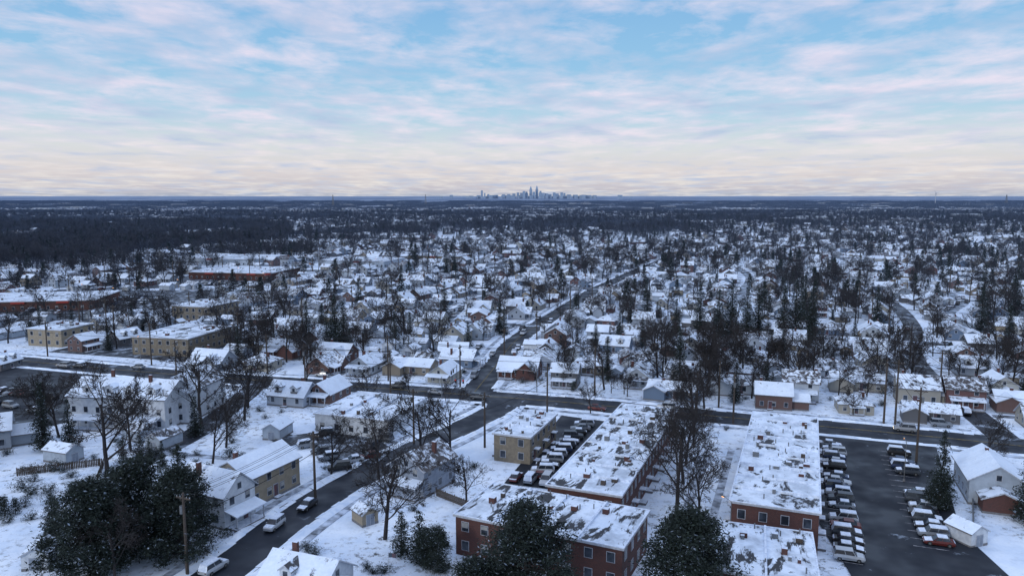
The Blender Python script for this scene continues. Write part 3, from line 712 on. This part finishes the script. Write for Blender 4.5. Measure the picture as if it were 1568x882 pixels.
# ---------------------------------------------------------------- cars
def car_mesh(kind,pt,snowy):
    mb=MB(); P='car_paint_'+pt
    st={'sedan':[(-2.3,.32,.6,.72),(-2.1,.22,.70,.86),(-1.0,.2,.86,.9),(.2,.2,.9,.91),(1.4,.2,.93,.9),(2.1,.24,.9,.85),(2.3,.36,.74,.76)],
        'suv':[(-2.3,.36,.75,.76),(-2.1,.28,.92,.9),(-1.1,.26,1.05,.94),(.2,.26,1.08,.95),(1.6,.26,1.1,.94),(2.2,.3,1.08,.9),(2.32,.42,.9,.84)],
        'van':[(-2.5,.36,.8,.8),(-2.3,.28,.95,.93),(-1.6,.26,1.1,.97),(.2,.26,1.12,.98),(1.9,.26,1.14,.98),(2.4,.3,1.12,.95),(2.5,.42,.95,.9)]}[kind]
    v=[];f=[]
    for x,z0,z1,h in st: v+=[(x,-h*.93,z0),(x,-h,(z0+z1)/2),(x,-h*.9,z1),(x,h*.9,z1),(x,h,(z0+z1)/2),(x,h*.93,z0)]
    km=[]
    for i in range(len(st)-1):
        for k in range(6):
            f.append((6*i+k,6*(i+1)+k,6*(i+1)+(k+1)%6,6*i+(k+1)%6)); km.append('snow_edge' if (k==2 and snowy and i in(1,5)) else P)
    f.append((0,1,2,3,4,5)); f.append(tuple(6*(len(st)-1)+k for k in(5,4,3,2,1,0))); km+=[P,P]
    mb.add('body',v,f,km)
    b0,b1,t0,t1,zb,zt,wb,wt={'sedan':(-1.0,1.75,-.25,1.15,.86,1.42,.8,.62),'suv':(-1.15,2.2,-.5,1.95,1.03,1.72,.84,.68),'van':(-1.7,2.4,-.9,2.2,1.08,1.85,.88,.74)}[kind]
    v=[(b0,-wb,zb),(b1,-wb,zb),(b1,wb,zb),(b0,wb,zb),(t0,-wt,zt),(t1,-wt,zt),(t1,wt,zt),(t0,wt,zt)]
    mb.add('cabin',v,[(4,5,6,7),(0,1,5,4),(1,2,6,5),(2,3,7,6),(3,0,4,7)],[P,'glass','snow_edge' if snowy and kind=='suv' else 'glass','glass','glass'])
    mb.box('roof','snow_edge' if snowy else P,t0-.04,t1+.04,-wt-.03,wt+.03,zt-.03,zt+(.1 if snowy else .04))
    for s in(-1,1):
        for xf in(.02,.5,):
            xb=b0+(b1-b0)*(xf+.04 if xf<.1 else .5); xt=t0+(t1-t0)*(xf if xf<.1 else .5)
            mb.tube('pillars',P,(xb,s*wb*1.005,zb),(xt,s*wt*1.01,zt),.045,.04,4)
        for x in(-1.4,1.4):
            mb.tube('wheels','tire',(x,s*.68,.33),(x,s*.93,.33),.34,.34,14); mb.tube('hubs','metal',(x,s*.9,.33),(x,s*.945,.33),.19,.19,8)
        x=st[0][0]; mb.box('headlights','headl' if pt=='lit' else 'trim',x-.02,x+.12,s*.6-.15,s*.6+.15,.5,.64); x=st[-1][0]; mb.box('taillights','door',x-.1,x+.02,s*.62-.13,s*.62+.13,.62,.78)
        mb.box('mirrors',P,b0+.25,b0+.42,s*.98-.1,s*.98+.1,zb+.02,zb+.16)
    return mb.mesh('car')
paint('lit',(.3,.32,.35))
CARS=[]
for k in('sedan','suv','van'):
    for p in ('white','silver','black','blue','red','grey'):
        for s in(0,1):
            if k!='sedan' and p=='red': continue
            if k=='van' and p!='silver': continue
            c_=(s,car_mesh(k,p,s)); CARS+= [c_] if p in('red','blue','white') or k=='van' else [c_,c_]
SN=[c for s,c in CARS if s]; CL=[c for s,c in CARS if not s]; LIT=car_mesh('suv','lit',0)
def car(x,y,rot,snowp=.7,name='parked_car',z=.155,me=None): place(name,me or R.choice(SN if R.random()<snowp else CL),(x,y,z),rot+rad(R.uniform(-3,3))+(math.pi if (R.random()<.4 and not me) else 0),R.uniform(.96,1.05))
for i in range(20):
    if i in(6,13): continue
    t=(i+.5)/20; j=R.uniform(-.3,.3); car(71.2+(50.8-71.2)*t+j,161.8+(107-161.8)*t,rad(-21),.65)
for i in range(16):
    if i in(1,5,6,7): continue
    t=(i+.5)/16; j=R.uniform(-.3,.3); car(83+(67-83)*t+j,156.4+(112-156.4)*t,rad(-21),.6)
for i in range(12):
    t=i/11; car(17.3+(5.0-17.3)*t,175+(141.5-175)*t,rad(-5),.65)
for i in range(4):
    t=i/3; car(9.5+(0.8-9.5)*t,138+(141-138)*t,rad(70),.6)
for x,y,r in[(-39.6,119.5,72),(-36.3,127.5,70),(-34.8,146,20),(-33,150.5,25),(-38.5,152,20),(-30,153,25),(-41,156,20),(-45,160,30),(-131,191,-20),(-126,200,-20),(-122,187,-20),(-137,203,-20),(-29,164,-18),(-58,225,-17),(103,175,-20),(-111,152,20),(-44,105,70),(-43.5,168,20),(-31,158,70)]: car(x,y,rad(r),.5,z=.155)
for x,y,r in[(-21.4,205,-16),(-9,199.5,-16),(-120,236,-17),(-140,238,-17),(4.5,296,76),(40,190,-18),(-33,211.5,-16),(22,189,-18)]: car(x,y,rad(r),.1,'car',.09)
car(92.5,171.5,rad(-20),0,'car',.09,LIT); car(-145,238,rad(-17),0,'car',.09,LIT)
cc=0
for i in range(1600):
    k=R.choice(ROADS); pl=k[0]; j=R.randrange(len(pl)-1); a,b=pl[j],pl[j+1]; t=(b-a).normalized(); nr=Vector((t.y,-t.x)); p=a.lerp(b,R.random())+nr*R.choice([-1,1])*(k[1]+R.choice([-1.1,-1.1,6]))
    if p.y<215-.31*p.x or p.y>620 or not infrustum(p.x,p.y,1) or occ_hit(p.x,p.y,1.0): continue
    occ_add(p.x,p.y,2.5); car(p.x,p.y,math.atan2(t.y,t.x),.5); cc+=1
    if cc>200: break
for (cx,cy,nx,ny) in[(-205,395,12,4),(-180,470,10,2),(-170,550,10,3),(-215,345,9,3),(-120,290,5,2),(-140,205,6,2)]:
    for i in range(nx):
        for j in range(ny):
            if R.random()<.55: car(cx+(i-nx/2)*3.2,cy+(j-ny/2)*9-.3*(i-nx/2)*3,rad(75),.4)
# ---------------------------------------------------------------- poles, wires, lamps, signals
def pole_mesh(H,lamp=False,tr=True):
    mb=MB(); mb.tube('pole','wood',(0,0,-.2),(0,0,H),.26,.17,8); mb.box('crossarm','wood',-1.3,1.3,-.09,.09,H-.9,H-.7)
    for x in(-1.2,-.6,.6,1.2): mb.tube('insulators','trim',(x,0,H-.7),(x,0,H-.5),.05,.04,6)
    mb.tube('brace','wood',(-.8,0,H-.88),(0,0,H-1.6),.03,.03,4); mb.tube('brace','wood',(.8,0,H-.88),(0,0,H-1.6),.03,.03,4)
    if tr: mb.tube('transformer','metal',(.44,0,H-3.2),(.44,0,H-2),.3,.3,10)
    if lamp: mb.tube('lamp_arm','metal',(0,0,H-3.2),(0,-2.2,H-2.6),.05,.04,6); mb.box('lamp_head','metal',-.15,.15,-2.8,-2.1,H-2.7,H-2.5)
    return mb.mesh('utility_pole')
PM=[pole_mesh(12.5),pole_mesh(14,True,False),pole_mesh(16,False,True)]
def polerow(pts,k,wires=True):
    prev=None
    for i,(x,y) in enumerate(pts):
        n=pts[min(i+1,len(pts)-1)]; pv=pts[max(0,i-1)]; an=math.atan2(n[1]-pv[1],n[0]-pv[0])+rad(90)
        kk=k if isinstance(k,int) else k[i]
        place('utility_pole',PM[kk],(x,y,0),an); H=(12.5,14,16)[kk]; cur=[]
        for u in(-1.2,-.6,.6,1.2): cur.append(Vector((x+math.cos(an)*u,y+math.sin(an)*u,H-.5)))
        cur.append(Vector((x,y,H-4)))
        if prev and wires:
            mb=MB()
            for wi,(a,b) in enumerate(zip(prev,cur)):
                L=(b-a).length
                for s in range(8):
                    def P_(t): q=a.lerp(b,t); q.z-=4*t*(1-t)*L*.018; return q
                    rr=.06 if wi==4 else .035
                    mb.tube('w','tire',P_(s/8),P_((s+1)/8),rr,rr,3)
            mb.joined('power_lines')
        prev=cur
polerow([(-160,254),(-118,241),(-76,228.5),(-37,219.5),(-15,212.5),(22.9,203),(54,191),(90.5,177.5),(125,164),(165,147)],[0,1,0,1,0,1,0,2,0,0])
polerow([(-34,205),(-60,213.0),(-100,219)],0)
polerow([(-47.5,104),(-36.2,132.5),(-22,163)],0); polerow([(-6,160),(9,187)],0)
polerow([(-2.5,240),(9.5,283),(27,344),(42,390)],0)
polerow([(92.8,176.6),(84,150.5)],2)
polerow([(53.6,176.7),(45,178)],0,False); polerow([(-156,285),(-175,300)],2); polerow([(-240,440),(-205,452),(-165,470),(-130,488)],2)
for k in(-3,3,5,-5,2,4,-2):
    polerow([ab(k*58+5,b) for b in range(40,420,42)],0)
def lamp(x,y,H=8):
    mb=MB(); mb.tube('post','metal',(0,0,0),(0,0,H),.1,.06,8); mb.tube('arm','metal',(0,0,H),(1.6,0,H+.3),.05,.04,6); mb.box('head','metal',1.4,2.1,-.16,.16,H+.22,H+.36); mb.box('lens','lamp',1.5,2.0,-.1,.1,H+.16,H+.22); mb.tube('base','found',(0,0,0),(0,0,.5),.25,.22,8)
    mb.split('street_lamp',(x,y,0),R.uniform(0,6))
for x,y in[(-126,250),(-205,380),(-190,420),(-150,455),(-180,490),(-140,520),(-100,560),(76,140),(34,111.5),(-230,400)]: lamp(x,y)
def signal(x,y,rot):
    mb=MB(); mb.tube('pole','metal',(0,0,0),(0,0,6.5),.14,.1,8); mb.tube('mast_arm','metal',(0,0,6),(6.5,0,6.4),.09,.06,6)
    for u in(4,6.2):
        mb.box('signal_heads','tire',u-.18,u+.18,-.16,.16,5.1,6.15); mb.box('signal_lens','red_l',u-.09,u+.09,-.2,-.16,5.85,6.05)
    mb.split('traffic_signal',(x,y,0),rot)
signal(-19,198.5,rad(-17)); signal(7,206.5,rad(163)); signal(-16,213,rad(-100))
def fence(x0,y0,x1,y1,mat='wood',h=1.6):
    mb=MB(); L=math.hypot(x1-x0,y1-y0); n=int(L/.3)
    for i in range(n): mb.box('pickets',mat,i*.3,i*.3+.24,-.02,.02,.05,h-.05*(i%2))
    for z in(.4,1.2): mb.box('rails',mat,0,L,.021,.07,z,z+.08)
    for i in range(int(L/2.4)+1): mb.box('posts',mat,i*2.4-.06,i*2.4+.06,.07,.19,0,h+.1)
    mb.split('wooden_fence',(x0,y0,0),math.atan2(y1-y0,x1-x0))
fence(-98,143,-84,149); fence(-84,149,-80,139)
fence(95,150,76,118,'metal',1.2); fence(-14,133,-4,124,'wood',1.5)
for i in range(26):
    b=R.uniform(30,180); a=R.choice([-1,0,1,2])*58+29+R.uniform(-12,12); p=ab(a,b); q=ab(a,b+R.uniform(10,18)) if R.random()<.5 else ab(a+R.uniform(8,14),b)
    if not(occ_hit(*p,1) or occ_hit(*q,1) or road_hit(*p,2) or road_hit(*q,2)): fence(*p,*q,R.choice(['wood','trim','trim']))
mb=MB(); mb.tube('pole','trim',(0,0,0),(0,0,5),.05,.03,6); mb.add('flag',[(0,0,4.9),(.5,.08,4.8),(1.1,-.05,4.75),(1.1,-.05,4.1),(.5,.08,4.15),(0,0,4.2)],[(0,1,4,5),(1,2,3,4)],['glass','door']); mb.split('flag_pole',(-17.5,101,0),0)
for pts in([(-70,120),(-66.5,117.5),(-60,128),(-63,130)],[(-55.5,109),(-53,109),(-46,118),(-48,119)],[(-83,160),(-82,157),(-60,152),(-60,154)],[(32,115),(30.5,115),(47,158),(48.5,158)],[(26.5,113.5),(25,114),(41,156),(42.5,155)]):
    poly('footpath',pts,.03,'walk')
# ---------------------------------------------------------------- skyline and far landmarks
mb=MB(); D=14500.; k=D/1150
def tower(u,w,hp,kind=0):
    x=(u-784)*k; W=w*k/2; h=55+hp*k; y=D+R.uniform(-150,150)
    mb.box('t','city',x-W,x+W,y-W,y+W,0,h*(.8 if kind else 1))
    if kind==1:
        mb.box('t','city',x-W*.7,x+W*.7,y-W*.7,y+W*.7,h*.8,h*.9); a=W*.7
        mb.add('t',[(x-a,y-a,h*.9),(x+a,y-a,h*.9),(x+a,y+a,h*.9),(x-a,y+a,h*.9),(x,y,h*1.1)],[(0,1,4),(1,2,4),(2,3,4),(3,0,4)],'city')
    if kind==2: mb.box('t','city',x-W*.6,x+W*.6,y-W*.6,y+W*.6,h*.8,h); mb.tube('t','city',(x,y,h),(x,y,h*1.06),4,2,4)
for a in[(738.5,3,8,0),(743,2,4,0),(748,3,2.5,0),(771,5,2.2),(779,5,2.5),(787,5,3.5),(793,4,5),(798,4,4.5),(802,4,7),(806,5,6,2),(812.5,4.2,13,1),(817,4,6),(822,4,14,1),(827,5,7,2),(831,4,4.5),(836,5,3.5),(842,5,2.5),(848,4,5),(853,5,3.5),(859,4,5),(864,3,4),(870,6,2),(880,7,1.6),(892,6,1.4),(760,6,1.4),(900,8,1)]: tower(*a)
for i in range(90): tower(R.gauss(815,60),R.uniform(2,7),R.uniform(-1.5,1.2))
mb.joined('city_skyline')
def lattice(name,x,y,H,W):
    mb=MB(); n=10
    for i in range(n):
        a=W*(1-i/n*.85); b=W*(1-(i+1)/n*.85); z0=H*i/n;z1=H*(i+1)/n
        c=[(-1,-1),(1,-1),(1,1),(-1,1)]
        for j in range(4):
            p,q=c[j],c[(j+1)%4]; mb.tube('legs','metal',(p[0]*a,p[1]*a,z0),(p[0]*b,p[1]*b,z1),.8,.7,4); mb.tube('braces','metal',(p[0]*a,p[1]*a,z0),(q[0]*b,q[1]*b,z1),.4,.4,3)
    mb.split(name,(x,y,0),0)
lattice('radio_mast',3270,5000,62,7); lattice('radio_mast',-900,3800,60,5); lattice('radio_mast',-480,4200,62,5)
mb=MB(); mb.tube('tower','trim',(0,0,0),(0,0,70),2.2,1.3,10); mb.box('nacelle','trim',-2,2,-4,4,69,73)
for i in range(3):
    t=rad(15+120*i); mb.tube('blade','trim',(0,-5,71),(math.cos(t)*26,-5,71+math.sin(t)*26),1.2,.3,5)
mb.split('wind_turbine',(2800,5000,0),rad(20))
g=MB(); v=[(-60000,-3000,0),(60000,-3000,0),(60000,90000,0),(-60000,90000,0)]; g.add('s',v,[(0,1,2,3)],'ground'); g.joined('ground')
# ---------------------------------------------------------------- world
SUN_EL,SUN_AZ=rad(20),rad(225)
w_=bpy.data.worlds.new('World'); sc.world=w_; w_.use_nodes=True; nt=w_.node_tree
try: w_.cycles.sampling_method='MANUAL'; w_.cycles.sample_map_resolution=512
except Exception: pass
bg=nt.nodes['Background']
sky=nt.nodes.new('ShaderNodeTexSky'); sky.sky_type='NISHITA'; sky.sun_disc=False; sky.sun_elevation=SUN_EL; sky.sun_rotation=SUN_AZ; sky.air_density=1.4; sky.dust_density=2
tc=nt.nodes.new('ShaderNodeTexCoord').outputs['Generated']; sp=nt.nodes.new('ShaderNodeSeparateXYZ'); nt.links.new(tc,sp.inputs[0])
z=math_(nt,'MAXIMUM',sp.outputs[2],0.0)
base=ramp(nt,z,[(0,(.40,.45,.56)),(.008,(.57,.55,.62)),(.03,(.74,.69,.70)),(.06,(.71,.75,.78)),(.10,(.46,.67,.83)),(.16,(.30,.57,.83)),(.25,(.22,.47,.79)),(.5,(.46,.69,1.04)),(1,(.86,1.04,1.45))])  # zenith, above the camera's view, brightened to add light on the snow
den=math_(nt,'ADD',z,.07)
cx=nt.nodes.new('ShaderNodeCombineXYZ'); nt.links.new(math_(nt,'DIVIDE',sp.outputs[0],den),cx.inputs[0]); nt.links.new(math_(nt,'DIVIDE',sp.outputs[1],den),cx.inputs[1])
mp=nt.nodes.new('ShaderNodeMapping'); nt.links.new(cx.outputs[0],mp.inputs[0]); mp.inputs['Rotation'].default_value=(0,0,rad(-20)); mp.inputs['Scale'].default_value=(1.3,1.0,1)
c1=noise(nt,mp.outputs[0],2.2,7,.6,.2); c2=noise(nt,mp.outputs[0],.5,2,.5,.3)
cm=math_(nt,'ADD',math_(nt,'MULTIPLY',c1,.7),math_(nt,'MULTIPLY',c2,.4))
cf=ramp(nt,cm,[(.45,0.),(.56,.5),(.68,1.)])
dk=ramp(nt,noise(nt,mp.outputs[0],1.3,4,.5,.3),[(.42,0.),(.68,1.)])
lo=ramp(nt,z,[(.02,0.),(.09,1.)])
cloud=mix(nt,dk,mix(nt,lo,(.87,.83,.79),(.89,.80,.93)),(.46,.57,.79))
cl=mix(nt,math_(nt,'MULTIPLY',cf,.85),base,cloud)
sc10=nt.nodes.new('ShaderNodeVectorMath'); sc10.operation='SCALE'; nt.links.new(cl,sc10.inputs[0]); sc10.inputs['Scale'].default_value=10
fin=mix(nt,.94,sky.outputs[0],sc10.outputs[0]); nt.links.new(fin,bg.inputs[0]); bg.inputs[1].default_value=.10
su=bpy.data.lights.new('sun','SUN'); su.energy=1.0; su.angle=rad(12); su.color=(1,.98,.96); so=bpy.data.objects.new('sun',su); ROOT.objects.link(so)
d=Vector((math.sin(SUN_AZ)*math.cos(SUN_EL),math.cos(SUN_AZ)*math.cos(SUN_EL),math.sin(SUN_EL))); so.rotation_euler=(-d).to_track_quat('-Z','Y').to_euler()
cam=bpy.data.cameras.new('camera'); co=bpy.data.objects.new('camera',cam); ROOT.objects.link(co); co.location=(0,0,55); co.rotation_euler=(rad(90-6.99),0,0)
cam.sensor_width=36; cam.lens=26.4; cam.clip_start=.5; cam.clip_end=150000; sc.camera=co
sc.view_settings.view_transform='Standard'; sc.view_settings.look='None'; sc.view_settings.exposure=0
print('houses',nh,'far',len(FAR),'trees',len(far))
